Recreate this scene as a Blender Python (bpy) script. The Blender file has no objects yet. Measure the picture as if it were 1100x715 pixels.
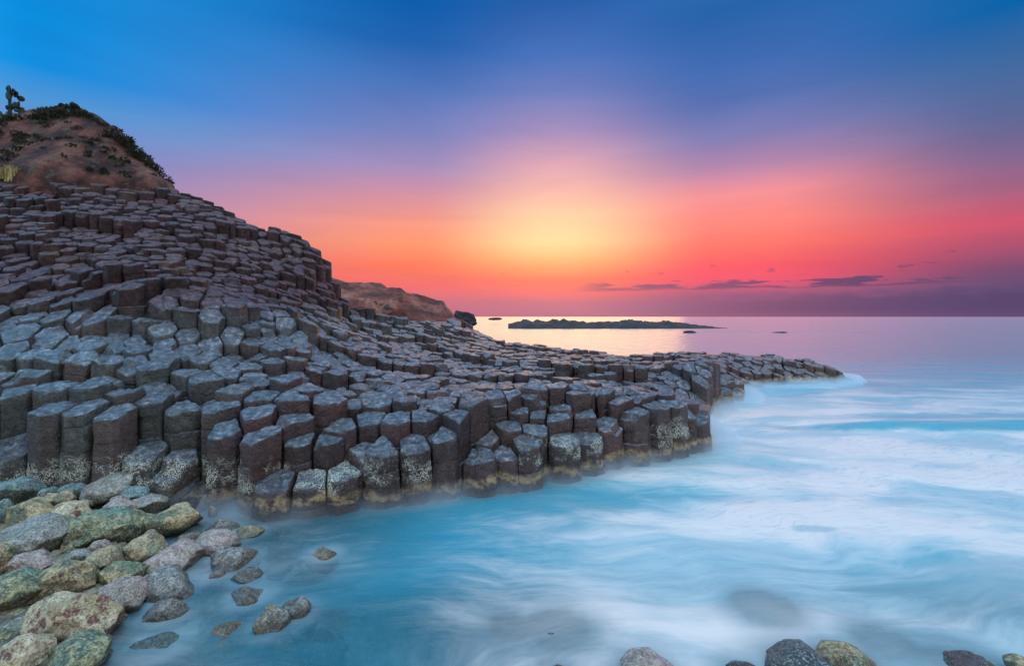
import bpy, bmesh, math, random
import numpy as np
from mathutils import Vector, noise, Matrix

random.seed(7)
rnd = random.Random(11)
F = 655.0          # depth unit of the survey table
K = 0.794          # plan depth per survey unit
CAMZ = 3.0
SC = bpy.context.scene
COL = SC.collection

def P(px, py, d):
    return Vector(((px - 550) / F * d, d * K, CAMZ - (py - 340) * d / F))

def PX(x, y, z=0.0):
    d = y / K
    return 550 + x * F / d, 340 + (CAMZ - z) * F / d, d

def lin(c):
    out = []
    for v in c[:3]:
        v = v / 255.0
        out.append(v / 12.92 if v <= 0.04045 else ((v + 0.055) / 1.055) ** 2.4)
    return (*out, 1.0)

def smooth(a, b, x):
    t = min(1, max(0, (x - a) / (b - a)))
    return t * t * (3 - 2 * t)

# ------------------------------------------------------------------ node helpers
class NT:
    def __init__(s, tree):
        s.t = tree
        tree.nodes.clear()
    def n(s, typ, **kw):
        nd = s.t.nodes.new(typ)
        for k, v in kw.items():
            setattr(nd, k, v)
        return nd
    def put(s, sock, v):
        if v is None:
            return
        if isinstance(v, bpy.types.NodeSocket):
            s.t.links.new(v, sock)
        else:
            if isinstance(v, tuple) and len(v) == 3 and sock.type == 'RGBA':
                v = (*v, 1.0)
            sock.default_value = v
    def m(s, op, a, b=None, c=None, clamp=False):
        nd = s.n('ShaderNodeMath', operation=op, use_clamp=clamp)
        s.put(nd.inputs[0], a); s.put(nd.inputs[1], b)
        if c is not None: s.put(nd.inputs[2], c)
        return nd.outputs[0]
    def vm(s, op, a, b=None, sc=None):
        nd = s.n('ShaderNodeVectorMath', operation=op)
        s.put(nd.inputs[0], a)
        if b is not None: s.put(nd.inputs[1], b)
        if sc is not None: s.put(nd.inputs['Scale'], sc)
        return nd.outputs[0]
    def mix(s, f, a, b, typ='MIX'):
        nd = s.n('ShaderNodeMix', data_type='RGBA', blend_type=typ)
        nd.clamp_factor = True
        s.put(nd.inputs[0], f); s.put(nd.inputs[6], a); s.put(nd.inputs[7], b)
        return nd.outputs[2]
    def mr(s, v, a, b, c=0.0, d=1.0, kind='SMOOTHSTEP'):
        nd = s.n('ShaderNodeMapRange', interpolation_type=kind)
        nd.clamp = True
        for i, q in enumerate((v, a, b, c, d)):
            s.put(nd.inputs[i], q)
        return nd.outputs[0]
    def noise(s, vec, scale, detail=4, rough=0.55, dist=0.0, col=False):
        nd = s.n('ShaderNodeTexNoise')
        s.put(nd.inputs['Vector'], vec); nd.inputs['Scale'].default_value = scale
        nd.inputs['Detail'].default_value = detail; nd.inputs['Roughness'].default_value = rough
        nd.inputs['Distortion'].default_value = dist
        return nd.outputs['Color' if col else 'Fac']
    def vor(s, vec, scale, feature='F1', out='Distance', rand=1.0):
        nd = s.n('ShaderNodeTexVoronoi', feature=feature)
        s.put(nd.inputs['Vector'], vec); nd.inputs['Scale'].default_value = scale
        nd.inputs['Randomness'].default_value = rand
        return nd.outputs[out]
    def ramp(s, v, stops, interp='LINEAR'):
        nd = s.n('ShaderNodeValToRGB')
        cr = nd.color_ramp; cr.interpolation = interp
        while len(cr.elements) < len(stops):
            cr.elements.new(0.5)
        for e, (p, c) in zip(cr.elements, stops):
            e.position = p; e.color = c if len(c) == 4 else (*c, 1)
        s.put(nd.inputs[0], v)
        return nd.outputs[0]
    def bump(s, h, strength, dist, nrm=None):
        nd = s.n('ShaderNodeBump')
        nd.inputs['Strength'].default_value = strength
        nd.inputs['Distance'].default_value = dist
        s.put(nd.inputs['Height'], h)
        if nrm is not None: s.put(nd.inputs['Normal'], nrm)
        return nd.outputs[0]
    def sep(s, v):
        nd = s.n('ShaderNodeSeparateXYZ'); s.put(nd.inputs[0], v); return nd.outputs
    def comb(s, x, y, z):
        nd = s.n('ShaderNodeCombineXYZ')
        s.put(nd.inputs[0], x); s.put(nd.inputs[1], y); s.put(nd.inputs[2], z)
        return nd.outputs[0]

def material(name):
    mt = bpy.data.materials.new(name); mt.use_nodes = True
    return mt, NT(mt.node_tree)

def finish(t, base, rough, nrm=None, spec=0.5, coat=None):
    b = t.n('ShaderNodeBsdfPrincipled'); o = t.n('ShaderNodeOutputMaterial')
    t.put(b.inputs['Base Color'], base); t.put(b.inputs['Roughness'], rough)
    t.put(b.inputs['Specular IOR Level'], spec)
    if nrm is not None: t.put(b.inputs['Normal'], nrm)
    if coat is not None:
        t.put(b.inputs['Coat Weight'], coat); b.inputs['Coat Roughness'].default_value = 0.25
    t.t.links.new(b.outputs[0], o.inputs[0])

# ------------------------------------------------------------------ materials
def mat_basalt():
    mt, t = material('basalt_rock')
    g = t.n('ShaderNodeNewGeometry'); pos = g.outputs['Position']; nrm = g.outputs['Normal']
    x, y, z = t.sep(pos)[0:3]
    nz = t.sep(g.outputs['True Normal'])[2]
    at = t.n('ShaderNodeAttribute', attribute_name='tint').outputs['Color']
    r1, r2, r3 = (t.n('ShaderNodeSeparateColor'),) * 3
    t.put(r1.inputs[0], at)
    ra, rb, rc = r1.outputs[0], r1.outputs[1], r1.outputs[2]
    n1 = t.noise(pos, 2.2, 5, .6); n2 = t.noise(pos, 8, 8, .76); n3 = t.noise(pos, 42, 5, .7)
    # tops: grey, weathered; sides: rusty brown, darkened to stand in for shade
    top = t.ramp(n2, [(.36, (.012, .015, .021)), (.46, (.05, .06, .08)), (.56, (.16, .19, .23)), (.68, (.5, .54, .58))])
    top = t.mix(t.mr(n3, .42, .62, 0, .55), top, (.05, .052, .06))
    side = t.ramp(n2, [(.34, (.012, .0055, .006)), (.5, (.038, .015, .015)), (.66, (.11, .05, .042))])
    # the beach end of the wall is a greyer olive stone
    left = t.mr(x, -4.2, -6.2)
    side = t.mix(t.m('MULTIPLY', left, .8), side, t.ramp(n2, [(.34, (.017, .024, .024)), (.52, (.055, .068, .062)), (.68, (.14, .16, .135))]))
    side = t.mix(t.mr(rb, .6, 1, 0, .5), side, (.085, .028, .021))
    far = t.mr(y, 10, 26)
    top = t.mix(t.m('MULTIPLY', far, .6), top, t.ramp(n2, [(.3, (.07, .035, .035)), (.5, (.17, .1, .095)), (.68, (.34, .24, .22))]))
    hi = t.mr(t.m('ADD', z, t.m('MULTIPLY', t.m('SUBTRACT', n1, .5), 1.2)), 2.5, 3.7)  # upper slope: dark maroon stone, reddened further to paint in the warm haze
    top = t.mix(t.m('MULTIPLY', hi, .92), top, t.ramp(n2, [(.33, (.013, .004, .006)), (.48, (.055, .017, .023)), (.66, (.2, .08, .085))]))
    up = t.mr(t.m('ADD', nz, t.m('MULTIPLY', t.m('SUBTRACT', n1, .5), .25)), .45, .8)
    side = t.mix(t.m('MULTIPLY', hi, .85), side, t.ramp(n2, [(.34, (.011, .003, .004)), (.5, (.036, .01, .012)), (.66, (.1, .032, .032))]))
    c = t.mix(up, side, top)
    c = t.mix(.6, c, t.mix(1.0, c, t.ramp(ra, [(0, (.5, .52, .56)), (.5, (1, 1, 1)), (1, (1.45, 1.4, 1.35))]), 'MULTIPLY'))
    # ochre bleaching patches
    och = t.m('MULTIPLY', t.mr(t.noise(pos, .55, 4, .6), .55, .68), t.mr(n3, .4, .6, .2, .7))
    c = t.mix(t.m('MULTIPLY', och, .4), c, (.24, .15, .08))
    # vertical seepage streaks
    sv = t.noise(t.vm('MULTIPLY', pos, (9, 9, .8)), 1.4, 3, .6)
    c = t.mix(t.mr(sv, .56, .7, 0, .45), c, (.032, .025, .023))
    # barnacle belt
    zz = t.m('ADD', z, t.m('MULTIPLY', t.m('SUBTRACT', t.noise(pos, 1.1, 4, .65), .5), 1.1))
    belt = t.m('MULTIPLY', t.mr(zz, .3, .44), t.mr(zz, .82, .6))
    spk = t.mr(t.vor(pos, 48), .62, .42)
    spk2 = t.mr(t.noise(pos, 2.6, 6, .8), .46, .53)
    barn = t.m('MULTIPLY', t.m('MULTIPLY', belt, spk), t.m('MULTIPLY', spk2, t.mr(t.m('ADD', rc, t.m('MULTIPLY', t.mr(x, -3.2, -4), .6)), .35, .5)))
    stray = t.m('MULTIPLY', t.m('MULTIPLY', t.mr(z, 1.25, .5), t.mr(t.vor(pos, 26), .16, .07)), t.mr(n1, .48, .6))
    barn = t.m('MAXIMUM', barn, t.m('MULTIPLY', stray, .8))
    barn = t.m('MULTIPLY', barn, t.mr(y, 15, 11))
    wet = t.mr(t.m('ADD', z, t.m('MULTIPLY', t.m('SUBTRACT', n1, .5), .5)), .42, .16)
    c = t.mix(t.m('MULTIPLY', wet, .65), c, (.035, .022, .018))
    # ochre weed line just above the water
    zo = t.m('ADD', z, t.m('MULTIPLY', t.m('SUBTRACT', t.noise(pos, 1.7, 3, .6), .5), .5))
    weed = t.m('MULTIPLY', t.mr(zo, .12, .19), t.mr(zo, .34, .24))
    c = t.mix(t.m('MULTIPLY', t.m('MULTIPLY', weed, t.mr(n2, .38, .58)), t.mr(x, -6, -3.5, 0, .9)), c, (.46, .33, .16))
    c = t.mix(barn, c, t.mix(t.noise(pos, 3, 2), (.5, .54, .38), (.85, .86, .8)))
    h = t.m('ADD', t.m('MULTIPLY', n2, 1.0), t.m('MULTIPLY', n3, .35))
    h = t.m('ADD', h, t.m('MULTIPLY', barn, .35))
    crack = t.mr(t.vor(t.vm('ADD', t.vm('MULTIPLY', pos, (1, 1, 1.6)), t.vm('SCALE', t.noise(pos, 3, 3, .6, col=True), sc=.35)), 3.1, 'DISTANCE_TO_EDGE'), .0, .03)
    h = t.m('ADD', h, t.m('MULTIPLY', crack, .15))
    c = t.mix(t.mr(crack, .6, 0, 0, .3), c, (.02, .018, .02))
    h = t.m('ADD', h, t.m('MULTIPLY', t.noise(pos, 24, 4, .7), .5))
    nb = t.bump(h, 1.0, .05)
    ro = t.m('ADD', t.mr(t.noise(pos, 6, 4, .6), .35, .65, .16, .5, 'LINEAR'), t.m('MULTIPLY', barn, .4))
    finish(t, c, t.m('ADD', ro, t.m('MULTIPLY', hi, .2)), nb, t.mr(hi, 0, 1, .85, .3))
    return mt

def mat_boulder(name, cols, pit, green, wetness=0.0, scale=1.0):
    mt, t = material(name)
    tc = t.n('ShaderNodeTexCoord'); oi = t.n('ShaderNodeObjectInfo')
    off = t.m('MULTIPLY', oi.outputs['Random'], 37.0)
    pos = t.vm('ADD', tc.outputs['Object'], t.comb(off, off, off))
    g = t.n('ShaderNodeNewGeometry')
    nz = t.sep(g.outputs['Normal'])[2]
    n1 = t.noise(pos, 3.6 * scale, 5, .62); n2 = t.noise(pos, 15 * scale, 8, .8); n3 = t.noise(pos, 48, 5, .75)
    c = t.ramp(n2, [(.3, cols[0]), (.45, cols[1]), (.57, cols[2]), (.72, cols[3])])
    c = t.mix(t.mr(n1, .48, .58), c, t.ramp(n2, [(.35, green[0]), (.6, green[1])]))
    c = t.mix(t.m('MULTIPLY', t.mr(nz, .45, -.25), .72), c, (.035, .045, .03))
    pits = t.m('MULTIPLY', t.mr(t.vor(t.vm('ADD', pos, t.vm('SCALE', t.noise(pos, 6, 3, .6, col=True), sc=.2)), 8 * scale), .5, .34), t.mr(n1, .38, .48))
    c = t.mix(t.m('MULTIPLY', pits, pit[3]), c, pit[:3])
    c = t.mix(t.mr(n3, .53, .6, 0, .75), c, (.03, .032, .027))
    c = t.mix(t.mr(n3, .46, .39, 0, .6), c, (.6, .58, .5))
    h = t.m('ADD', n2, t.m('MULTIPLY', n3, .35)); h = t.m('SUBTRACT', h, t.m('MULTIPLY', pits, .35))
    wz = t.m('ADD', t.sep(g.outputs['Position'])[2], t.m('MULTIPLY', t.m('SUBTRACT', n1, .5), .12))
    wb = t.mr(wz, .13, .04)
    c = t.mix(t.m('MULTIPLY', wb, .6), c, (.03, .03, .025))
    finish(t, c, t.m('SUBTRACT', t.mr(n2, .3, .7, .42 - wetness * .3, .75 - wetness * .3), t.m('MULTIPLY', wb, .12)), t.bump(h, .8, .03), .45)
    return mt

def mat_simple(name, stops, scale, rough, bump=.6, bd=.05, detail=6, spots=None):
    mt, t = material(name)
    g = t.n('ShaderNodeNewGeometry'); pos = g.outputs['Position']
    n = t.noise(pos, scale, detail, .65); n2 = t.noise(pos, scale * 6, 5, .7)
    c = t.ramp(n, stops)
    c = t.mix(t.mr(n2, .35, .65, 0, .6), c, t.mix(1.0, c, (.45, .45, .45), 'MULTIPLY'))
    if spots:
        c = t.mix(t.mr(t.noise(pos, scale * 2.3, 5, .7), .55, .63), c, spots)
    finish(t, c, rough, t.bump(t.m('ADD', n, t.m('MULTIPLY', n2, .5)), bump, bd), .3)
    return mt

def mat_water():
    mt, t = material('sea_water')
    g = t.n('ShaderNodeNewGeometry'); pos = g.outputs['Position']
    x, y, z = t.sep(pos)[0:3]
    wrp = t.vm('SCALE', t.vm('SUBTRACT', t.noise(pos, .22, 3, .55, col=True), (.5, .5, .5)), sc=3.2)
    q = t.vm('ADD', pos, wrp)
    qr = t.n('ShaderNodeMapping'); t.put(qr.inputs[0], q)
    qr.inputs['Rotation'].default_value = (0, 0, math.radians(-24)); qr.inputs['Scale'].default_value = (.55, 1.5, 1)
    q = qr.outputs[0]
    s1 = t.noise(q, .5, 4, .5); s2 = t.noise(q, 1.7, 5, .6, .6); s3 = t.noise(q, 5, 4, .6, .4)
    s4 = t.noise(t.vm('MULTIPLY', q, (.6, 2.4, 1)), 4.5, 5, .7, .3)
    st = t.m('ADD', t.m('ADD', t.m('MULTIPLY', s1, .5), t.m('MULTIPLY', s4, .14)), t.m('ADD', t.m('MULTIPLY', s2, .26), t.m('MULTIPLY', s3, .1)))
    # where the surf has churned: the open side of the point, thinner in the cove
    open_ = t.mr(t.m('ADD', x, t.m('MULTIPLY', t.m('SUBTRACT', y, 9), -.28)), -.8, 3.2)
    dens = t.m('ADD', .24, t.m('MULTIPLY', open_, .37))
    dens = t.m('ADD', dens, t.m('MULTIPLY', t.m('MULTIPLY', t.mr(x, -1.2, -3), t.mr(y, 8.2, 6.5)), .16))
    # darker smooth water under the cliff and far offshore
    dens = t.m('MULTIPLY', dens, t.mr(y, 12, 34, 1, .0))
    def patch(cx, cy, rx, ry):
        dx = t.m('DIVIDE', t.m('SUBTRACT', x, cx), rx); dy = t.m('DIVIDE', t.m('SUBTRACT', y, cy), ry)
        r = t.m('ADD', t.m('MULTIPLY', dx, dx), t.m('MULTIPLY', dy, dy))
        return t.mr(t.m('ADD', r, t.m('MULTIPLY', t.m('SUBTRACT', s2, .5), 3.0)), 1.7, .15)
    hole = t.m('MAXIMUM', t.m('MAXIMUM', patch(11.8, 13.1, 4.6, .42), t.m('MULTIPLY', patch(14.5, 14.6, 4.5, .5), .8)), t.m('MULTIPLY', patch(4.25, 6.85, .3, .12), .45))
    hole = t.m('MAXIMUM', hole, t.m('MULTIPLY', patch(5.8, 5.4, 2.2, .8), .6))
    hole = t.m('MAXIMUM', hole, t.m('MULTIPLY', patch(-.6, 8.1, 3.6, .8), .65))
    foam = t.m('MULTIPLY', t.mr(t.m('ADD', st, t.m('SUBTRACT', dens, .5)), .24, .7), t.m('SUBTRACT', 1.0, t.m('MULTIPLY', hole, .92)))
    # shallows over the cobbles stay clear
    shal = t.m('MULTIPLY', t.mr(x, -.3, -3.4), t.mr(y, 8.6, 7.4))
    clear = t.m('MAXIMUM', t.m('MULTIPLY', shal, .8), t.m('MULTIPLY', t.mr(y, 6.2, 4.6), .6))
    foam = t.m('MULTIPLY', foam, t.m('SUBTRACT', 1.0, t.m('MULTIPLY', shal, .25)))
    rip = t.noise(t.vm('MULTIPLY', q, (.8, 2.2, 1)), 5, 6, .75, .0)
    foam = t.m('MULTIPLY', foam, t.m('SUBTRACT', 1.0, t.m('MULTIPLY', t.mr(rip, .5, .34), t.m('MULTIPLY', t.mr(y, 5, 8), .38))))
    sh = t.n('ShaderNodeAttribute', attribute_name='shoal').outputs['Fac']
    foam = t.m('MULTIPLY', foam, t.m('SUBTRACT', 1.0, t.m('MULTIPLY', sh, .55)))
    clear = t.m('MAXIMUM', clear, t.m('MULTIPLY', sh, .72))
    sf = t.n('ShaderNodeAttribute', attribute_name='surf').outputs['Fac']
    foam = t.m('MAXIMUM', foam, t.m('MULTIPLY', t.m('MULTIPLY', sf, .85), t.mr(s2, .3, .62, .35, 1)))
    clear = t.m('MULTIPLY', clear, t.m('SUBTRACT', 1.0, t.m('MULTIPLY', sf, .5)))
    tr = t.n('ShaderNodeBsdfTransparent'); tr.inputs[0].default_value = (.66, .9, .95, 1)
    body = t.n('ShaderNodeBsdfDiffuse')
    t.put(body.inputs[0], t.mix(t.mr(x, -2, 8), (.01, .22, .3), (.006, .3, .37)))
    a = t.n('ShaderNodeMixShader'); t.put(a.inputs[0], clear); t.t.links.new(body.outputs[0], a.inputs[1]); t.t.links.new(tr.outputs[0], a.inputs[2])
    fo = t.n('ShaderNodeBsdfDiffuse'); t.put(fo.inputs[0], t.mix(t.mr(s1, .4, .6), (.46, .54, .55), (.76, .65, .6)))
    b = t.n('ShaderNodeMixShader'); t.put(b.inputs[0], t.m('MULTIPLY', foam, .92)); t.t.links.new(a.outputs[0], b.inputs[1]); t.t.links.new(fo.outputs[0], b.inputs[2])
    fine = t.noise(t.vm('MULTIPLY', pos, (.35, 1.3, 1)), .9, 4, .6)
    nb = t.bump(t.m('ADD', st, t.m('MULTIPLY', fine, .6)), .5, .14)
    sw = t.m('MULTIPLY', t.noise(t.vm('MULTIPLY', pos, (.32, .6, 1)), 1.1, 3, .5), t.mr(y, 12, 30))
    nb = t.bump(sw, 1.0, .17, nb)
    fr = t.n('ShaderNodeFresnel'); fr.inputs[0].default_value = 1.33; t.put(fr.inputs['Normal'], nb)
    gl = t.n('ShaderNodeBsdfGlossy'); gl.inputs['Color'].default_value = (.97, .97, .97, 1)
    t.put(gl.inputs['Roughness'], t.mr(y, 8, 40, .36, .22)); t.put(gl.inputs['Normal'], nb)
    c = t.n('ShaderNodeMixShader')
    t.put(c.inputs[0], t.m('MULTIPLY', fr.outputs[0], t.m('SUBTRACT', 1.0, t.m('MULTIPLY', foam, .35)), clamp=True))
    t.t.links.new(b.outputs[0], c.inputs[1]); t.t.links.new(gl.outputs[0], c.inputs[2])
    o = t.n('ShaderNodeOutputMaterial'); t.t.links.new(c.outputs[0], o.inputs[0])
    return mt

# ------------------------------------------------------------------ object helpers
def mesh_obj(name, verts, faces, mat, parent=None, smooth_angle=None, tint=None):
    me = bpy.data.meshes.new(name)
    me.from_pydata([tuple(v) for v in verts], [], faces)
    if smooth_angle is not None:
        me.polygons.foreach_set('use_smooth', [True] * len(me.polygons))
        me.set_sharp_from_angle(angle=math.radians(smooth_angle))
    if tint is not None:
        a = me.color_attributes.new('tint', 'FLOAT_COLOR', 'POINT')
        a.data.foreach_set('color', np.array(tint, dtype=np.float32).ravel())
    me.materials.append(mat)
    me.update()
    o = bpy.data.objects.new(name, me); COL.objects.link(o)
    if parent: o.parent = parent
    return o

def tag(o, label=None, cat=None, group=None, kind=None):
    if label: o['label'] = label
    if cat: o['category'] = cat
    if group: o['group'] = group
    if kind: o['kind'] = kind
    return o

# ------------------------------------------------------------------ survey of the coast
EDGE = [(-250, 9.6), (-60, 9.5), (45, 9.5), (130, 9.55), (200, 9.75), (230, 9.4), (270, 9.1), (330, 9.2), (400, 9.6), (470, 9.9), (540, 10.5), (600, 10.95), (660, 11.9), (720, 12.9), (757, 13.9)]
def edge(px):
    if px <= EDGE[0][0]: return EDGE[0][1]
    for (a, b), (c, d) in zip(EDGE, EDGE[1:]):
        if a <= px <= c:
            return b + (d - b) * (px - a) / (c - a)
    return EDGE[-1][1] + (px - 757) * .05

CTRL = []
def ctl(px, *yd):
    for y, d in yd: CTRL.append((px, y, d))
ctl(-260, (430, 10), (380, 10.8), (340, 12), (300, 13.5), (240, 18), (190, 23), (120, 31), (130, 44))
ctl(-120, (430, 10), (380, 10.8), (340, 12), (300, 13.5), (240, 18), (190, 23), (128, 29), (130, 40))
ctl(0, (412, 9.9), (382, 10.7), (352, 11.9), (318, 13.3), (280, 15.4), (240, 18.2), (212, 21), (188, 23.5), (160, 26), (131, 29.5), (150, 36), (190, 44))
ctl(50, (188, 23.7), (150, 26.5), (122, 29.5), (135, 34), (190, 44))
ctl(100, (413, 10.1), (385, 11), (352, 12.4), (290, 15.5), (250, 18.5), (218, 22), (194, 24.5), (160, 26.5), (124, 29), (138, 33), (200, 44))
ctl(60, (352, 12.4), (330, 12.7))
ctl(110, (350, 12.6), (322, 12.95))
ctl(150, (347, 12.9), (314, 13.25))
ctl(250, (347, 13.8), (318, 14.2))
ctl(320, (345, 15.8), (322, 16.3))
ctl(130, (198, 25), (148, 28.5), (165, 32))
ctl(160, (200, 25.3), (175, 28), (190, 31))
ctl(190, (201, 27.2), (225, 30), (280, 42))
ctl(200, (424, 10.4), (396, 11.4), (362, 12.9), (346, 13.3), (316, 13.7), (290, 16.8), (255, 20.3), (225, 24.2), (207, 27), (240, 30))
ctl(245, (219, 27.5), (245, 30))
ctl(300, (434, 10.3), (402, 11.9), (375, 13.6), (352, 15.2), (328, 17), (300, 20), (272, 24), (248, 27.5), (275, 30), (330, 40))
ctl(330, (262, 27.5), (300, 30))
ctl(350, (440, 10.5), (405, 12.8), (382, 14.8), (360, 17), (338, 20), (312, 23.2), (290, 25.6), (272, 27.2), (300, 29.5), (345, 38))
ctl(364, (365, 18), (350, 21.5), (352, 26), (348, 29))
ctl(385, (445, 10.4), (418, 12), (395, 14.4), (372, 18), (357, 22.5), (352, 26), (337, 30), (340, 33), (352, 44), (352, 55))
ctl(400, (334, 32.5), (352, 27), (350, 46))
ctl(425, (447, 10.4), (420, 12), (398, 15), (378, 19.5), (364, 24), (354, 28), (338, 34), (350, 46))
ctl(450, (355, 29), (343, 36), (351, 46))
ctl(480, (437, 10.8), (417, 12.3), (399, 15.8), (382, 21), (368, 27), (360, 31), (344, 38), (351, 46), (353, 60))
ctl(496, (343, 38), (352, 43), (353, 52))
ctl(512, (358, 37), (357, 46), (358, 56))
ctl(540, (417, 12.6), (402, 15.6), (387, 21), (377, 29), (369, 41), (373, 52))
ctl(580, (412, 13.2), (399, 16.6), (387, 22), (378, 30), (372.5, 38), (378, 46))
ctl(620, (410, 13.8), (398, 17), (387, 22.5), (380, 29), (375, 35))
ctl(660, (413, 13.9), (401, 17), (390, 22), (383, 28), (378, 34))
ctl(700, (422, 14.1), (405, 17), (391, 21.5), (384, 27), (380, 32))
ctl(718, (430, 14.2), (418, 16.2), (409, 17.6), (402, 18.4), (393, 19.2), (384, 20.2), (380, 26), (379, 32))
ctl(742, (426, 17.7), (412, 18.3), (399, 18.9), (389, 19.5), (382, 20.2))
ctl(764, (424, 18.1), (411, 18.6), (397, 19.2), (386, 19.8), (384, 20.8), (381, 26), (379, 32))
ctl(772, (405, 22.3), (386, 27), (380, 31))
ctl(785, (408, 22.5), (392, 28), (380, 31.5))
ctl(820, (401, 26.6), (390, 27.8), (381, 31))
ctl(850, (402, 27.2), (391, 28.2), (381, 31))
ctl(880, (400, 27.8), (388, 30))
ctl(902, (402, 28.2), (396, 30))
ctl(925, (420, 29), (420, 31))

pts = np.array([[*P(*c)] for c in CTRL])
# widen the depth axis so that the linear kernel follows the tight depth profile
def metric(a, b):
    d = a[:, None, :2] - b[None, :, :2]
    return np.sqrt((d ** 2).sum(-1) + .02)
A = metric(pts, pts)
n_ = len(pts)
M_ = np.zeros((n_ + 1, n_ + 1)); M_[:n_, :n_] = A; M_[:n_, n_] = 1; M_[n_, :n_] = 1
M_[:n_, :n_] -= np.eye(n_) * .03
W_ = np.linalg.solve(M_, np.append(pts[:, 2], 0))
def field(xy):
    xy = np.atleast_2d(np.array(xy, dtype=float))
    out = np.zeros(len(xy))
    for i in range(0, len(xy), 4000):
        out[i:i + 4000] = metric(xy[i:i + 4000], pts) @ W_[:n_] + W_[n_]
    return out

OUT = [(-250, 9.8)] + [(p, d + .25) for p, d in EDGE[1:]] + [(758, 14.6), (752, 15.6), (737, 16.5), (728, 17.4), (764, 18.4), (767, 20.8), (767, 21.8), (788, 21.9), (789, 23.3), (774, 24.4), (778, 25.6), (816, 26.2), (850, 26.5), (880, 27.2), (906, 27.6), (913, 28.8), (905, 31), (860, 32.6), (780, 33), (700, 33), (640, 35.5), (580, 39.5), (540, 43), (512, 52), (497, 58), (380, 58), (372, 40), (362, 33), (340, 31), (240, 31), (190, 30), (100, 34), (-250, 36)]
OUTP = [(P(a, 340, b).x, P(a, 340, b).y) for a, b in OUT]
def inside(x, y, poly=OUTP):
    r = False; j = len(poly) - 1
    for i in range(len(poly)):
        xi, yi = poly[i]; xj, yj = poly[j]
        if (yi > y) != (yj > y) and x < (xj - xi) * (y - yi) / (yj - yi) + xi: r = not r
        j = i
    return r

# the columns of the sea wall, one by one: px, py of the top, step back from the water's edge
WALL = [(-95, 428, .3), (-58, 436, .3), (-20, 424, .4), (16, 478, 0), (16, 419, .95), (60, 436, .15), (96, 434, .15), (127, 439, .2),
 (-10, 398, 1.8), (30, 400, 1.9), (62, 413, 1.1), (99, 412, 1.15), (137, 418, 1.05),
 (159, 482, .05), (163, 428, .9), (190, 493, -.1), (197, 436, .9), (212, 527, -.35), (240, 459, .35), (236, 434, 1.25), (285, 464, .4),
 (276, 441, 1.3), (300, 513, -.1), (334, 511, 0), (368, 503, .0), (322, 472, .75), (351, 471, .7), (315, 449, 1.4), (368, 456, 1.2), (396, 449, 1.35),
 (411, 477, .05), (445, 474, .1), (473, 464, .3), (392, 484, .35), (428, 448, 1.0), (455, 446, 1.0), (490, 445, .55), (508, 431, 1.2), (476, 436, 1.6),
 (515, 485, .0), (541, 483, .05), (524, 472, .6), (534, 424, 2.0), (562, 472, .0), (573, 459, .6), (549, 458, .8), (605, 470, .05), (597, 448, 1.0), (577, 444, 1.35),
 (604, 436, 1.7), (550, 423, 2.0), (573, 425, 2.1), (560, 440, 1.6), (630, 468, .2), (629, 445, .9), (651, 455, .35), (625, 414, 2.4), (600, 413, 2.6), (575, 414, 2.7), (650, 418, 1.9), (667, 430, .95),
 (772, 407, 11.2), (784, 409, 10.9), (766, 405, 11.0), (780, 404, 11.8), (790, 408, 11.9), (777, 418, 9.6), (789, 419, 10.2),
 (680, 441, .15), (704, 434, .15), (722, 432, .15), (735, 440, .3), (747, 448, -.1), (690, 424, 1.1), (716, 421, 1.2), (738, 430, 1.0)]
SP = .56
seeds = []       # x, y, z, t, explicit
for px, py, s in WALL:
    d = edge(px) + .3 + s * .62
    p = P(px, py, d)
    seeds.append([p.x, p.y, p.z, s, True])
grid = {}
def key(x, y): return (int(math.floor(x / .6)), int(math.floor(y / .6)))
for i, s in enumerate(seeds): grid.setdefault(key(s[0], s[1]), []).append(i)
def near(x, y, r):
    k = key(x, y); m = int(math.ceil(r / .6)); res = []
    for a in range(k[0] - m, k[0] + m + 1):
        for b in range(k[1] - m, k[1] + m + 1):
            for i in grid.get((a, b), ()):
                s = seeds[i]; q = (s[0] - x) ** 2 + (s[1] - y) ** 2
                if q < r * r: res.append((q, i))
    res.sort()
    return res
cand = []
row = 0; y = 7.4
while y < 46.5:
    sp = .52 if y < 9.0 else (.47 if y < 11.2 else (.42 if y < 19 else (.47 if y < 27 else .62)))
    x = -26.0 + (row % 2) * sp / 2
    while x < 19:
        jx = x + rnd.gauss(0, .11 * sp); jy = y + rnd.gauss(0, .11 * sp)
        px, _, d = PX(jx, jy)
        if -190 < px < 930 and inside(jx, jy):
            cand.append((jx, jy, sp))
        x += sp
    y += sp * .86; row += 1
zs = field([(c[0], c[1]) for c in cand])
for (x, y, sp), z in zip(cand, zs):
    if z < .12 and y < 20: continue
    # the earth cap is above the columns on the left
    px, py, d = PX(x, y, z)
    if d > 15 and px < 192 and py < 186 + max(0, px) * .085: continue
    nn = near(x, y, sp * .74)
    if nn: continue
    t_ = (d - edge(px) - .3) / .62
    if t_ < 2.1 and px < 760:
        nb = near(x, y, 1.3)
        if nb:
            z = min(z, seeds[nb[0][1]][2]) if nb[0][0] < .9 else z
    i = len(seeds)
    seeds.append([x, y, z, t_, False])
    grid.setdefault(key(x, y), []).append(i)

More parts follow.
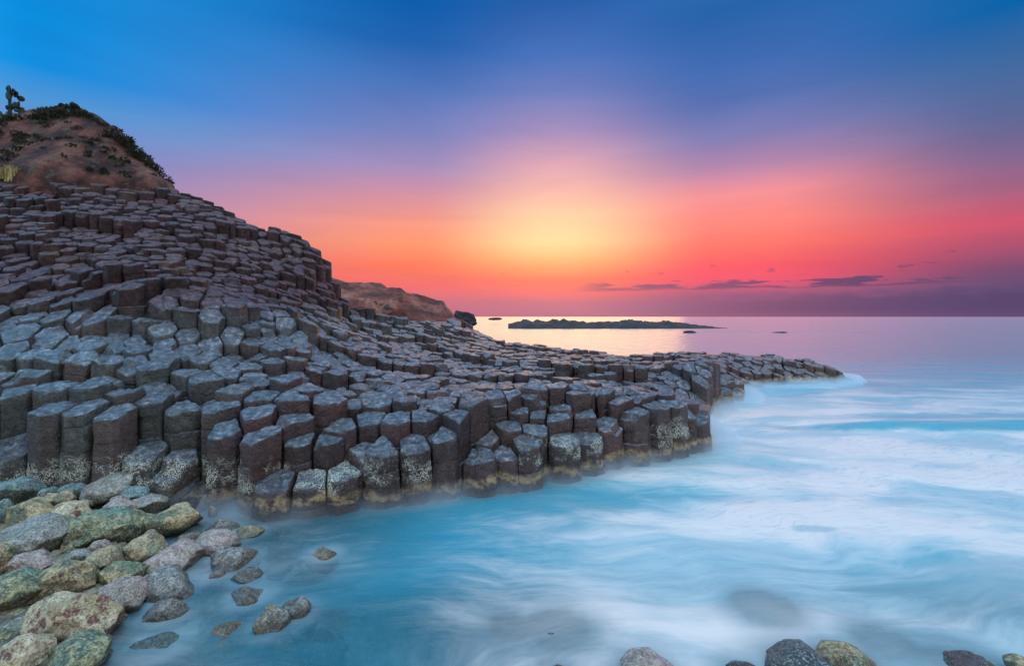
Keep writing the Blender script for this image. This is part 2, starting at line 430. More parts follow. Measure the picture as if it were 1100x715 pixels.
# stepped terraces: neighbouring columns broke off at common levels
for s in seeds:
    if s[4]: s[2] += rnd.gauss(0, .008); continue
    x, y = s[0], s[1]
    c = noise.cell(Vector((x * .55 + noise.noise(Vector((x * .5, y * .5, 1))) * 1.2, y * .75, 3.3)))
    c2 = noise.cell(Vector((x * 1.3 + 5 + noise.noise(Vector((x, y, 4))), y * 1.5, 9.1)))
    px, _, d = PX(x, y)
    amp = .05 + .06 * smooth(12, 18, d) 
    if px < 370 and d > 12.5: amp = .12
    if d > 24 and px > 370: amp = .2 if px < 520 else .1
    if px > 700 and d > 18: amp = .13
    k = smooth(1.5, 3.2, s[3])
    s[2] += ((c - .5) * 2 * amp + (c2 - .5) * amp * .9 + rnd.gauss(0, .028)) * (.25 + .75 * k)

zarr = [s[2] for s in seeds]
def cell_poly(i):
    x0, y0 = seeds[i][0], seeds[i][1]
    R = .42 * (.9 if y0 < 9 else (.84 if y0 < 11 else (.76 if y0 < 18.6 else (.85 if y0 < 26.6 else 1.1))))
    rot = rnd.random() * 1.0
    poly = [(math.cos(a + rot) * R * 1.02, math.sin(a + rot) * R * 1.02) for a in [k * math.pi / 4 for k in range(8)]]
    nbs = []
    for q, j in near(x0, y0, 1.7)[1:16]:
        dx, dy = seeds[j][0] - x0, seeds[j][1] - y0
        L = math.hypot(dx, dy); nx, ny = dx / L, dy / L; lim = L / 2
        new = []; cut = False
        for a in range(len(poly)):
            p, r = poly[a], poly[(a + 1) % len(poly)]
            da = p[0] * nx + p[1] * ny - lim; db = r[0] * nx + r[1] * ny - lim
            if da <= 0: new.append(p)
            if (da <= 0) != (db <= 0):
                f = da / (da - db); cut = True
                new.append((p[0] + (r[0] - p[0]) * f, p[1] + (r[1] - p[1]) * f))
        if len(new) < 3: break
        poly = new
        if cut: nbs.append(j)
    # merge tiny edges
    out = []
    for p in poly:
        if not out or math.hypot(p[0] - out[-1][0], p[1] - out[-1][1]) > .07: out.append(p)
    if len(out) > 3 and math.hypot(out[0][0] - out[-1][0], out[0][1] - out[-1][1]) < .07: out.pop()
    return out, nbs

def outline(poly, per, cut):
    """corner-cut ring; `per` points along each side"""
    pts_ = []
    n = len(poly)
    for a in range(n):
        p, r = poly[a], poly[(a + 1) % n]
        for k in range(per):
            f = cut + (1 - 2 * cut) * (k / (per - 1) if per > 1 else .5)
            pts_.append((p[0] + (r[0] - p[0]) * f, p[1] + (r[1] - p[1]) * f))
    return pts_

def column(i, fine):
    x0, y0, z0, t_, ex = seeds[i]
    poly, nbs = cell_poly(i)
    px, py, d = PX(x0, y0, z0)
    lowest = min([zarr[j] for j in nbs] + [z0])
    front = t_ < 1.0 or len(nbs) < 5
    base = -1.0 if (front or t_ < 1.6) else lowest - 1.1
    if base > z0 - .8: base = z0 - .8
    per = 6 if fine else (3 if d < 20 else 2)
    ring = outline(poly, per, .06 if fine else .13)
    n = len(ring)
    seed = rnd.random() * 100
    # tilt: the heads lean with the slope, and a little to the sea
    e = .3
    gx, gy = GR[i]
    k = (.95 - .3 * smooth(14, 18, d)) if px < 400 else .85
    tx = max(-.45, min(.45, gx * k)) + rnd.gauss(0, .05); ty = max(-.05, min(.62, gy * k)) + .06 + rnd.gauss(0, .06)
    if px > 250 and d < 15: ty = min(ty, .24 + rnd.gauss(0, .04)); tx *= .6
    if gy > 1.15 and not ex:
        tx *= .4; ty = .12 + rnd.gauss(0, .05)
    if ex:
        tx = rnd.gauss(0, .06); ty = .19 + .03 * smooth(420, 200, px) + rnd.gauss(0, .05)
        if z0 < .95: ty += .1
        if (t_ < .1 and px < 215 and z0 < 1.2): ty = .42; tx = -.1
    dish = rnd.uniform(-.035, .02)
    gap = rnd.uniform(.905, .95) if d < 20 else .93
    verts = []; faces = []
    H = z0 - base
    off = [0.0, 0.0]
    if fine:
        rings = [(.0, None), (.28, 0), (.55, 0), (.78, 0), (.9, .002), (.955, .006), (.985, .016), (1.0, .04)]
    elif d < 20:
        rings = [(.0, None), (.5, 0), (.86, .003), (.972, .012), (1.0, .045)]
    else:
        rings = [(.0, None), (.8, .0), (.96, .02), (1.0, .07)]
    prof = [(r, (dz or 0), 0) for r, dz in rings]
    # cross joints down the sides
    z = .06; jo = []
    if d < 24 and H > .5:
        z = rnd.uniform(.22, .5)
        while z < H - .2:
            jo.append(z); z += rnd.uniform(.22, .62)
    lat = (0, 0); sc = 1.0
    last = .062
    for q in jo:
        if fine and q - last > .16:
            for f in (.33, .66): prof.append((sc * rnd.uniform(.99, 1.01), last + (q - last) * f, lat))
        wj = .022 if fine else .03
        prof.append((sc, q - wj, lat)); prof.append((sc * rnd.uniform(.97, .988), q, lat))
        lat = (rnd.gauss(0, .009), rnd.gauss(0, .009)); sc = rnd.uniform(.975, 1.03)
        prof.append((sc, q + wj, lat)); last = q + wj
    prof.append((sc, H, lat))
    verts.append(Vector((0, 0, z0 + dish)))
    chip = rnd.random() < .55; ca = rnd.uniform(0, 6.28); cx, cy = math.cos(ca), math.sin(ca); cl_ = rnd.uniform(.02, .2); cd = rnd.uniform(.03, .15)
    for r, dz, lt in prof[1:]:
        lx, ly = lt if lt else (0, 0)
        for (a, b) in ring:
            zz = z0 - dz
            # body slightly uneven
            rr = r * gap
            if dz > .03:
                low = smooth(.75, 0.05, zz)
                if front: rr *= 1 + .13 * low
                rr *= 1 + .035 * noise.noise(Vector((a * 2.5 + seed, b * 2.5, zz * 1.6)))
                if fine: rr *= 1 + .05 * noise.noise(Vector((a * 8 + seed, b * 8, zz * 6)))
            else:
                rr *= 1 + .03 * noise.noise(Vector((a * 4 + seed, b * 4, 0)))
            X = a * rr + lx; Y = b * rr + ly
            kk = 1 if dz < .07 else max(0, 1 - (dz - .07) / .5)
            kt = max(kk, 0)
            Z = zz - (0 if dz > .9 else (-(tx * X + ty * Y) * kt))
            if dz <= .07:
                Z += dish * (1 - r) + .02 * noise.noise(Vector((X * 5 + seed, Y * 5, 1))) + (.012 * noise.noise(Vector((X * 16 + seed, Y * 16, 2))) if fine else 0)
                Z -= .03 * max(0, r - .5) * abs(noise.noise(Vector((math.atan2(Y, X) * 2, seed, 3)))) * 2
            if chip and dz < .5:
                q = X * cx + Y * cy + .05 * noise.noise(Vector((X * 7, Y * 7, seed)))
                if q > cl_: Z -= cd * min(1, (q - cl_) / .03) * (1 if dz < .09 else max(0, 1 - (dz - .09) / .4))
            verts.append(Vector((X, Y, Z)))
    m = len(prof) - 1
    for b in range(n):
        faces.append((0, 1 + b, 1 + (b + 1) % n))
    for a in range(m - 1):
        o = 1 + a * n
        for b in range(n):
            c = (b + 1) % n
            faces.append((o + b, o + n + b, o + n + c, o + c))
    return verts, faces, (px, py, d, poly, lowest, base, len(poly), z0)

XY = np.array([(s[0], s[1]) for s in seeds])
e_ = .35
fx1 = field(XY + np.array([e_, 0])); fx0 = field(XY - np.array([e_, 0]))
fy1 = field(XY + np.array([0, e_])); fy0 = field(XY - np.array([0, e_]))
GR = list(zip((fx1 - fx0) / (2 * e_), (fy1 - fy0) / (2 * e_)))

# which 300 columns show largest
score = []
for i, s in enumerate(seeds):
    px, py, d = PX(s[0], s[1], s[2])
    if not (-12 < px < 1100): continue
    fr = [zarr[j] for q, j in near(s[0], s[1], .95)[1:] if seeds[j][1] < s[1] - .1]
    drop = s[2] - (min(fr) if len(fr) >= 2 else 0)
    # hidden behind a taller neighbour?
    hid = False
    for q, j in near(s[0], s[1], 1.6)[1:]:
        b = seeds[j]
        if b[1] < s[1] - .15 and abs(PX(b[0], b[1])[0] - px) < 15:
            if PX(b[0], b[1], b[2])[1] < py - 6: hid = True
    wpx = .54 * F / d
    tilt = max(0, GR[i][1]) * .5 + .08
    top = wpx * wpx * (tilt + (CAMZ - s[2]) / d) * .9
    a = wpx * max(0, drop) * F / d + max(top, 0)
    if hid: a *= .25
    score.append((a, i))
score.sort(reverse=True)
own = set(i for a, i in score[:300])
print('columns', len(seeds), 'wall', len(WALL))

BASALT = mat_basalt()
bulk_v, bulk_f, bulk_t = [], [], []
info = {}
for i in range(len(seeds)):
    fine = i in own
    v, f, inf = column(i, fine)
    tint = (rnd.random(), rnd.random(), rnd.random(), 1)
    if fine:
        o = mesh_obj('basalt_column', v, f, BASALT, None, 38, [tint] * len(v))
        o.location = (seeds[i][0], seeds[i][1], 0)
        info[i] = (o, inf)
    else:
        b = len(bulk_v); dx, dy = seeds[i][0], seeds[i][1]
        bulk_v += [(q.x + dx, q.y + dy, q.z) for q in v]
        bulk_f += [tuple(b + k for k in ff) for ff in f]
        bulk_t += [tint] * len(v)
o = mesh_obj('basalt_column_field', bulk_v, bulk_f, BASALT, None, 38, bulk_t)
tag(o, 'mass of small distant basalt column heads covering the hillside and rock shelf', 'rock columns', None, 'stuff')

def ordn(n):
    return f"{n}{'th' if 10 <= n % 100 <= 20 else {1: 'st', 2: 'nd', 3: 'rd'}.get(n % 10, 'th')}"
rows = {}
for i, (o, inf) in info.items():
    r = max(0, int(round((inf[2] - edge(inf[0]) - .3) / .62 / 1.0)))
    rows.setdefault(r, []).append((inf[0], i))
SIDES = {3: 'three', 4: 'four', 5: 'five', 6: 'six', 7: 'seven', 8: 'eight', 9: 'nine'}
for r, lst in rows.items():
    lst.sort()
    for k, (px, i) in enumerate(lst):
        o, inf = info[i]
        where = 'above the boulder beach' if px < 205 else ('above the cove' if px < 560 else 'near the seaward point')
        if r == 0:
            look = 'low dark wet' if inf[7] < .8 else 'tall barnacled'
            where = 'by the boulder beach' if px < 205 else 'in the cove water'
            lab = f"{look} {SIDES.get(inf[6], 'many')}-sided column, {ordn(k + 1)} from left standing {where}"
        else:
            look = 'blue-grey' if px < 430 else 'rusty brown'
            lab = f"{look} {SIDES.get(inf[6], 'many')}-sided column {where}, {ordn(k + 1)} from left, {ordn(r + 1)} row from shore"
        tag(o, lab, 'rock column', 'basalt columns of the sea wall and slope', 'thing')

# ------------------------------------------------------------------ ground under and behind the columns
def grid_mesh(name, xs, ys, zf, mat, sm=60):
    verts = []; faces = []
    for yy in ys:
        for xx in xs: verts.append((xx, yy, 0))
    zz = zf(np.array(verts)[:, :2])
    verts = [(a, b, z) for (a, b, _), z in zip(verts, zz)]
    nx = len(xs)
    for j in range(len(ys) - 1):
        for i in range(nx - 1):
            a = j * nx + i
            faces.append((a, a + 1, a + nx + 1, a + nx))
    return mesh_obj(name, verts, faces, mat, None, sm)

ROCKBED = mat_simple('rock_bed', [(.3, (.012, .01, .01)), (.5, (.025, .018, .018)), (.7, (.045, .032, .03))], 1.5, .95)
def zbed(xy):
    z = field(xy)
    out = []
    for (x, y), zz in zip(xy, z):
        px, _, d = PX(x, max(y, .5))
        ins = inside(x, y - .9) and inside(x, y) and inside(x + .6, y) and inside(x, y + .6)
        capz = d > 15 and px < 192 and PX(x, y, zz)[1] < 186 + max(0, px) * .085
        if capz: out.append(zz - .6)
        elif ins: out.append(zz - .75)
        else: out.append(min(zz - .55, -1.6) if px > 150 or d < 12 else zz - .6)
    return out
bed = grid_mesh('bedrock', np.arange(-26, 19, .4), np.arange(6.6, 47.5, .4), zbed, ROCKBED)
tag(bed, kind='structure')

# earth cap of the hill
EARTH = mat_simple('dry_earth', [(.36, (.018, .009, .009)), (.46, (.055, .02, .018)), (.55, (.13, .048, .036)), (.7, (.22, .1, .07))], .9, .95, .9, .12, 8, (.07, .065, .04))
def zcap(xy):
    z = field(xy)
    out = []
    for (x, y), zz in zip(xy, z):
        px, py, d = PX(x, y, zz)
        edge_ = 186 + max(0, px) * .085
        q = smooth(-3, 9, py - edge_) if d < 27.5 else 0
        nn = noise.fractal(Vector((x * .35, y * .35, 0)), 1, 2, 5)
        rill = abs(noise.noise(Vector((x * .8 + .2 * y, y * .15, 5)))) * .5
        zz = zz + .28 * nn - rill * .5 + .22
        if px > 186: zz -= smooth(186, 205, px) * 1.6
        out.append(zz - q * 1.6)
    return out
cap = grid_mesh('hillside', np.arange(-34, -10.5, .22), np.arange(17.2, 36, .22), zcap, EARTH)
tag(cap, kind='structure')

# ------------------------------------------------------------------ farther headland
def ridge_interp(tab, px):
    if px <= tab[0][0]: return tab[0][1]
    for (a, b), (c, d) in zip(tab, tab[1:]):
        if a <= px <= c: return b + (d - b) * (px - a) / (c - a)
    return tab[-1][1]
HILL2 = [(240, 290), (330, 293), (352, 297), (362, 299), (378, 303), (391, 305), (397, 303.5), (408, 304), (414, 309), (423, 308.5), (432, 309), (437, 314), (448, 315), (458, 319), (470, 325), (475, 325), (479, 331), (485, 336), (491, 345), (496, 352)]
HMAT = mat_simple('headland_earth', [(.34, (.06, .02, .018)), (.46, (.17, .055, .042)), (.56, (.32, .11, .08)), (.7, (.46, .22, .16))], .3, .95, 1.0, .8, 9, (.05, .035, .03))
def headland():
    verts = []; faces = []
    us = np.linspace(240, 497, 260); vs = np.linspace(0, 1, 80)
    for v in vs:
        for px in us:
            py = ridge_interp(HILL2, px)
            D = 78
            top = P(px, py, D)
            f = smooth(0, .62, v) if v < .62 else 1 - smooth(.62, 1.0, v)
            Y = (56 + (v / .62) * 22) * K if v < .62 else (78 + (v - .62) / .38 * 30) * K
            X = top.x * (1 + (Y / (D * K) - 1) * .55)
            Z = -1 + (top.z + 1) * (f ** .8)
            nn = noise.fractal(Vector((X * .16, Y * .16, Z * .2)), 1, 2, 6)
            Z += nn * 1.1 * min(1, f * 1.3) * (1 if f < .97 else .5) - abs(noise.noise(Vector((X * .45, Y * .1, 3)))) * 1.2 * f * (1 - f) * 3
            Y += noise.noise(Vector((X * .3, 4, Z * .3))) * 2.2
            verts.append((X, Y, Z))
    n = len(us)
    for j in range(len(vs) - 1):
        for i in range(n - 1):
            a = j * n + i; faces.append((a, a + 1, a + n + 1, a + n))
    o = mesh_obj('headland_hill', verts, faces, HMAT, None, 50)
    tag(o, kind='structure')
headland()

# ------------------------------------------------------------------ rocks
def rock_mesh(w, dp, h, seed, rough=.16, cuts=5, sub=4, flat=0.0):
    bm = bmesh.new()
    bmesh.ops.create_icosphere(bm, subdivisions=sub, radius=1)
    r = random.Random(seed)
    planes = []
    for _ in range(cuts):
        v = Vector((r.gauss(0, 1), r.gauss(0, 1), r.gauss(0, .8))).normalized()
        planes.append((v, r.uniform(.64, .86)))
    if flat: planes.append((Vector((r.gauss(0, .12), r.gauss(0, .12) - .15, 1)).normalized(), flat))
    for v in bm.verts:
        p = v.co.copy()
        for q, lim in planes:
            k = p.dot(q)
            if k > lim: p -= q * (k - lim) * .94
        s = Vector((seed * 1.7 % 50, seed * 3.1 % 50, 0))
        p *= 1 + rough * noise.fractal(p * 1.1 + s, 1, 2, 3)
        p *= 1 + rough * .22 * noise.fractal(p * 5 + s, 1, 2, 3)
        v.co = Vector((p.x * w / 2, p.y * dp / 2, p.z * h / 2))
    bmesh.ops.recalc_face_normals(bm, faces=bm.faces)
    me = bpy.data.meshes.new('rock')
    bm.to_mesh(me); bm.free()
    me.polygons.foreach_set('use_smooth', [True] * len(me.polygons))
    return me

BM = {
 'cream': mat_boulder('stone_cream', [(.15, .1, .06), (.42, .32, .18), (.7, .6, .4), (.85, .78, .6)], (.17, .05, .035, .95), [(.26, .2, .09), (.42, .33, .18)]),
 'ochre': mat_boulder('stone_ochre', [(.09, .065, .035), (.3, .22, .09), (.58, .46, .24), (.82, .74, .52)], (.1, .05, .03, .6), [(.05, .09, .05), (.16, .2, .09)]),
 'green': mat_boulder('stone_green', [(.04, .05, .028), (.14, .16, .08), (.38, .36, .18), (.72, .66, .42)], (.03, .06, .04, .6), [(.04, .11, .08), (.15, .24, .16)]),
 'grey': mat_boulder('stone_grey', [(.06, .06, .055), (.19, .185, .165), (.38, .37, .32), (.66, .64, .57)], (.14, .09, .08, .5), [(.1, .13, .08), (.24, .25, .15)]),
 'tan': mat_boulder('stone_tan', [(.11, .08, .045), (.34, .25, .13), (.58, .45, .25), (.8, .7, .48)], (.14, .08, .06, .6), [(.12, .14, .07), (.27, .26, .14)]),
 'teal': mat_boulder('stone_teal', [(.04, .07, .075), (.1, .17, .18), (.22, .32, .33), (.55, .64, .62)], (.03, .08, .08, .5), [(.04, .14, .14), (.2, .3, .22)]),
 'pink': mat_boulder('stone_pink', [(.14, .1, .09), (.32, .24, .21), (.5, .4, .36), (.66, .6, .57)], (.2, .12, .1, .6), [(.25, .2, .14), (.4, .33, .25)]),
 'wet': mat_boulder('stone_wet', [(.06, .06, .055), (.17, .165, .15), (.34, .33, .29), (.6, .58, .52)], (.08, .05, .04, .6), [(.14, .12, .06), (.24, .2, .12)], .9),
 'dark': mat_boulder('stone_dark', [(.015, .025, .03), (.035, .06, .07), (.07, .1, .12), (.2, .22, .22)], (.02, .03, .03, .4), [(.03, .05, .05), (.08, .1, .09)], .8),
}
# px, py, w, h (photo pixels), height of centre above water, stone, label
B = [
 (20, 526, 40, 27, .38, 'teal', 'big teal speckled boulder at the foot of the wall by the left edge'),
 (2, 551, 20, 28, .3, 'teal', 'deep teal boulder cut off by the left edge below the wall'),
 (51, 529, 20, 11, .36, 'teal', 'small smooth teal stone right of the big teal boulder'),
 (50, 538, 32, 14, .3, 'cream', 'white-topped stone in front of the small teal stone'),
 (70, 536, 20, 18, .34, 'tan', 'rough little tan block below the pillars'),
 (80, 526, 29, 11, .36, 'teal', 'flat teal slab lying against the foot of the pillars'),
 (118, 524, 46, 27, .36, 'grey', 'large grey white-flecked boulder leaning at the wall foot'),
 (98, 536, 22, 14, .28, 'grey', 'pale grey stone between the flat teal slab and the flecked boulder'),
 (33, 552, 46, 20, .26, 'ochre', 'long yellow-stained boulder near the left edge'),
 (72, 553, 44, 19, .24, 'cream', 'low creamy boulder right of the long yellow one'),
 (147, 530, 26, 15, .3, 'teal', 'small half teal half tan boulder against the wall'),
 (129, 537, 18, 10, .3, 'pink', 'small pale stone above the pinkish white boulder'),
 (128, 548, 36, 18, .24, 'pink', 'pinkish white rough boulder with a hollow'),
 (160, 539, 36, 19, .26, 'grey', 'brown-grey boulder behind the flat-topped ochre rock'),
 (154, 561, 31, 27, .18, 'ochre', 'round olive boulder left of the flat-topped ochre rock'),
 (113, 567, 64, 39, .22, 'green', 'big olive and green boulder in the middle of the beach'),
 (41, 579, 66, 40, .24, 'grey', 'big grey boulder with green flank near the left edge'),
 (77, 586, 25, 18, .14, 'ochre', 'small ochre oval stone between the two biggest grey and olive boulders'),
 (78, 570, 10, 15, .22, 'teal', 'tiny smooth pale blue pebble standing upright'),
 (3, 600, 26, 30, .24, 'ochre', 'yellow-green boulder at the left edge'),
 (34, 606, 44, 19, .16, 'pink', 'low orange-pink boulder below the big grey one'),
 (87, 598, 27, 18, .12, 'grey', 'rounded green-grey stone right of the orange-pink boulder'),
 (107, 588, 20, 17, .16, 'pink', 'smooth pink egg-shaped stone'),
 (115, 602, 41, 29, .12, 'tan', 'cracked tan boulder with a pale left flank'),
 (64, 600, 19, 11, .08, 'teal', 'pale grey wedge stone under the big grey boulder'),
 (89, 612, 14, 13, .1, 'grey', 'small pale smooth stone right of the yellow-green mottled boulder'),
 (137, 592, 16, 12, .1, 'grey', 'small stone wedged between the cracked tan and round tan boulders'),
 (160, 588, 44, 31, .12, 'tan', 'broad brown boulder at the edge of the blue water'),
 (18, 638, 54, 50, .2, 'green', 'big round green boulder at the left edge'),
 (66, 623, 63, 38, .2, 'ochre', 'yellow and green mottled boulder above the pitted cream boulder'),
 (127, 619, 46, 26, .1, 'ochre', 'ochre boulder just above the pink-grey boulder'),
 (131, 641, 50, 36, .08, 'pink', 'pink-grey banded boulder right of the pitted cream boulder'),
 (82, 663, 78, 54, .2, 'cream', 'largest cream boulder covered in rusty brown pits'),
 (41, 656, 27, 19, .14, 'grey', 'purple-grey stone left of the pitted cream boulder'),
 (26, 673, 36, 15, .1, 'grey', 'grey slanting slab below the green boulder'),
 (24, 702, 50, 36, .2, 'cream', 'cream pitted boulder in the lower left corner'),
 (86, 705, 63, 36, .14, 'green', 'rounded green boulder cut off by the bottom edge'),
 (18, 661, 25, 10, .1, 'tan', 'thin tan stone tucked under the big green boulder'),
 (2, 686, 24, 24, .1, 'green', 'green-tinged stone at the left edge near the bottom'),
 (6, 660, 18, 12, .04, 'grey', 'small dark stone below the green boulder'),
 (189, 557, 49, 35, .16, 'ochre', 'flat-topped angular ochre rock at the foot of the wall'),
 (180, 631, 60, 28, .0, 'wet', 'long wet grey boulder in the shallows, right of the pink-grey boulder'),
 (180, 658, 38, 29, .0, 'wet', 'dark wet boulder with white ridge alone in the streaming water'),
 (183, 603, 62, 25, .02, 'pink', 'long wet pinkish boulder below the broad brown one'),
 (233, 584, 45, 26, .02, 'pink', 'pale lilac boulder in the blue shallows'),
 (251, 599, 43, 27, .02, 'wet', 'grey boulder right below the pale lilac one'),
 (240, 566, 27, 18, .02, 'wet', 'brownish stone above the pale lilac boulder'),
 (269, 572, 29, 16, .0, 'tan', 'tan stone awash near the cliff foot'),
 (207, 578, 27, 17, .02, 'wet', 'brown stone awash left of the pale lilac boulder'),
 (228, 550, 9, 15, .06, 'ochre', 'thin ochre splinter standing at the cliff foot'),
 (264, 619, 26, 19, .0, 'wet', 'small rusty stone below the grey boulder in the shallows'),
 (234, 618, 15, 12, .0, 'pink', 'small pink cobble left of the rusty stone'),
 (269, 642, 38, 22, -.04, 'wet', 'brown oval boulder half under water'),
 (346, 596, 28, 25, -.02, 'tan', 'lone tan boulder farthest right in the shallows'),
 (301, 606, 24, 13, -.08, 'pink', 'pale flat stone under water left of the lone tan boulder'),
 (292, 668, 34, 38, .02, 'wet', 'jagged dark boulder, left half of the pair in the shallows'),
 (315, 654, 28, 28, .02, 'wet', 'rough dark boulder, right half of the pair in the shallows'),
 (308, 580, 30, 13, -.1, 'wet', 'faint stone under water between cliff and shallows'),
 (240, 664, 38, 18, -.08, 'grey', 'flat grey stone under water beside the dark wet boulder'),
 (236, 694, 66, 38, -.1, 'tan', 'large pale boulder under water near the bottom edge'),
 (305, 697, 30, 34, -.1, 'tan', 'upright pale stone under water below the jagged pair'),
 (349, 690, 44, 38, -.16, 'grey', 'round pale boulder deep under water near the bottom edge'),
 (331, 627, 44, 24, -.16, 'grey', 'broad pale stone deep under water below the lone tan boulder'),
 (170, 699, 54, 20, -.06, 'teal', 'long submerged stone next to the green boulder at the bottom'),
 (548, 676, 36, 20, -.03, 'wet', 'left one of two brown rocks barely awash at centre bottom'),
 (600, 679, 52, 22, -.04, 'wet', 'right one of two brown rocks barely awash at centre bottom'),
 (822, 658, 50, 16, -.05, 'wet', 'olive rock just under the misty water'),
 (693, 712, 54, 22, .1, 'pink', 'pinkish brown rounded rock at the bottom edge'),
 (600, 718, 26, 10, .02, 'tan', 'tiny tan rock tip at the bottom edge'),
 (800, 717, 36, 14, .05, 'dark', 'low blue-black rock tip left of the big dark rock'),
 (872, 709, 84, 30, .1, 'dark', 'big blue-black rock at the bottom edge'),
 (912, 706, 66, 30, .07, 'ochre', 'orange-topped rock right of the big dark rock'),
 (950, 693, 48, 22, -.03, 'wet', 'rock washed by surf behind the orange-topped rock'),
 (1052, 714, 84, 22, .06, 'dark', 'wide blue-black rock in the lower right corner'),
 (1094, 706, 24, 15, .12, 'ochre', 'small ochre rock at the right edge on the dark one'),
]
WASH = []; SHOAL = []
for k, (px, py, w, h, zc, st, lab) in enumerate(B):
    r = random.Random(100 + k)
    d = (CAMZ - zc) * F / (py - 340)
    p = P(px, py, d)
    W = w * d / F * (1.3 if st == 'wet' or zc < 0 else 1.12)
    pitch = (py - 340) / F
    D = W * r.uniform(.85, 1.0)
    Hh = max(.66 * W, h * d / F * 1.15)
    if W > 1.2 * h * d / F * 1.6: Hh = .62 * W
    flat = .55 if 'flat' in lab else 0
    me = rock_mesh(W, D, Hh, 50 + k * 7.3, .14, 10, 5 if w > 36 and py > 560 else 4, flat)
    me.materials.append(BM[st])
    o = bpy.data.objects.new('boulder', me); COL.objects.link(o)
    sink = .06 * Hh if st == 'wet' else (.16 * Hh if zc < 0 else 0)
    if px > 500: sink += (.26 if st == 'wet' else (.3 if px > 780 else .14)) * Hh
    o.location = (p.x, p.y, p.z - .02 - sink); o.rotation_euler = (r.uniform(-.2, .1), r.uniform(-.15, .15), r.uniform(-.3, .3))
    if zc < .13: SHOAL.append((p.x, p.y, W / 2))
    if px < 500 and -.07 < zc < .13 and (px > 160 or py > 690) and px != 24 and px != 86: WASH.append((p.x, p.y, W / 2))
    tag(o, lab, 'boulder', 'boulders of the beach and shallows')

# cobbles in between: uncountable
def cobbles():
    r = random.Random(5)
    verts, faces = [], []
    protos = []
    for q in range(6):
        me = rock_mesh(1, .85, .7, 900 + q * 11, .14, 5, 3)
        protos.append(([v.co.copy() for v in me.vertices], [tuple(p.vertices) for p in me.polygons]))
        bpy.data.meshes.remove(me)
    n = 0
    while n < 1150:
        px = r.uniform(-60, 400); py = r.uniform(515, 760)
        lim = 1 - smooth(150, 220, px + (py - 560) * .62)
        z0 = beach_z(px, py) - .085
        if r.random() > .1 + lim * .9: continue
        if lim < .2 and z0 > -.24: z0 = -.24 - .1 * r.random()
        d = (CAMZ - z0) * F / (py - 340)
        p = P(px, py, d)
        s = r.choice([.07, .1, .13, .17, .2]) * r.uniform(.8, 1.2)
        V, Fc = protos[r.randrange(6)]
        R = Matrix.Rotation(r.uniform(0, 6.28), 3, 'Z') @ Matrix.Rotation(r.uniform(-.4, .4), 3, 'X')
        b = len(verts)
        verts += [tuple((R @ v) * s + Vector((p.x, p.y, z0 + s * .1))) for v in V]
        faces += [tuple(b + k for k in f) for f in Fc]
        n += 1
    o = mesh_obj('cobbles', verts, faces, COB, None, 60)
    tag(o, 'bed of small cobbles filling the gaps between boulders and shallows', 'cobbles', None, 'stuff')
def beach_z(px, py):
    z = .16 * (1 - smooth(60, 240, px + (py - 560) * .15)) + .06 * smooth(620, 520, py) - .22 * smooth(150, 260, px + (py - 600) * .1) - .35 * smooth(280, 480, px)
    return z
COB = mat_simple('cobble_stone', [(.32, (.05, .05, .038)), (.45, (.17, .145, .1)), (.56, (.32, .28, .2)), (.7, (.5, .47, .39))], 3.2, .6, .6, .03, 7)
cobbles()

# seabed
SAND = mat_simple('seabed_sand', [(.3, (.1, .13, .12)), (.5, (.2, .23, .2)), (.7, (.36, .38, .32))], 1.3, .9, .5, .05)
def zsea(xy):
    out = []
    for x, y in xy:
        yy = max(y, 1.5)
        px = 550 + x * F / (yy / K); py = 340 + CAMZ * F / (yy / K)
        z = beach_z(px, min(py, 720)) - .12
        if x > -1: z -= .5 * smooth(-1, 6, x) + .25
        z -= .35 * smooth(8, 14, y)
        z -= 2 * smooth(14, 60, y)
        if x < -6 and y > 8.5: z = -.1
        out.append(z + .05 * noise.noise(Vector((x, y, 0))))
    return out
xs = list(np.arange(-20, 16, .35)) + [20, 30, 60, 150, 600, 4000, 9000]
xs = [-9000, -4000, -600, -150, -60, -30] + xs
ys = [-9000, -400, -60, -15, -6] + list(np.arange(-3, 16, .35)) + [20, 30, 60, 150, 600, 4000, 9000]
sb = grid_mesh('seabed', xs, ys, zsea, SAND)
tag(sb, kind='structure')

# sea
def zwat(xy):
    out = []
    for x, y in xy:
        r = math.hypot(x, y)
        a = smooth(1, 6, r) * (1 - smooth(60, 400, r))
        z = a * (.035 * noise.noise(Vector((x * .35, y * .8, 0))) + .012 * noise.noise(Vector((x * 1.2, y * 2, 3))))
        # slow swell lines off the point
        z += .11 * math.exp(-((y - 13.4 - .05 * (x - 11)) / .55) ** 2) * smooth(7.5, 10.5, x) * (1 + .5 * noise.noise(Vector((x * .7, y, 1))))
        z += .25 * math.exp(-((y - 92) / 3) ** 2) * smooth(28, 36, x) * (1 - smooth(60, 75, x))
        shore = smooth(9.5, 7.5, y) * smooth(1, -2, x)
        out.append(z * (1 - .7 * shore))
    return out
xs = [-9000, -3000, -900, -300, -120, -60, -35] + list(np.arange(-26, -7, .5)) + list(np.arange(-7, 6, .11)) + list(np.arange(6.1, 36, .3)) + list(np.arange(36, 90, 1.5)) + [100, 130, 300, 900, 3000, 9000]
ys = [-9000, -900, -100, -30, -10] + list(np.arange(-4, 3.4, .5)) + list(np.arange(3.5, 10, .11)) + list(np.arange(10.1, 30, .3)) + list(np.arange(30, 130, 1.0)) + [160, 220, 350, 600, 1200, 3000, 9000]
sea = grid_mesh('sea', xs, ys, zwat, mat_water(), 80)
tag(sea, kind='structure')
sv_ = np.array([v.co[:] for v in sea.data.vertices]); surf = np.zeros(len(sv_))
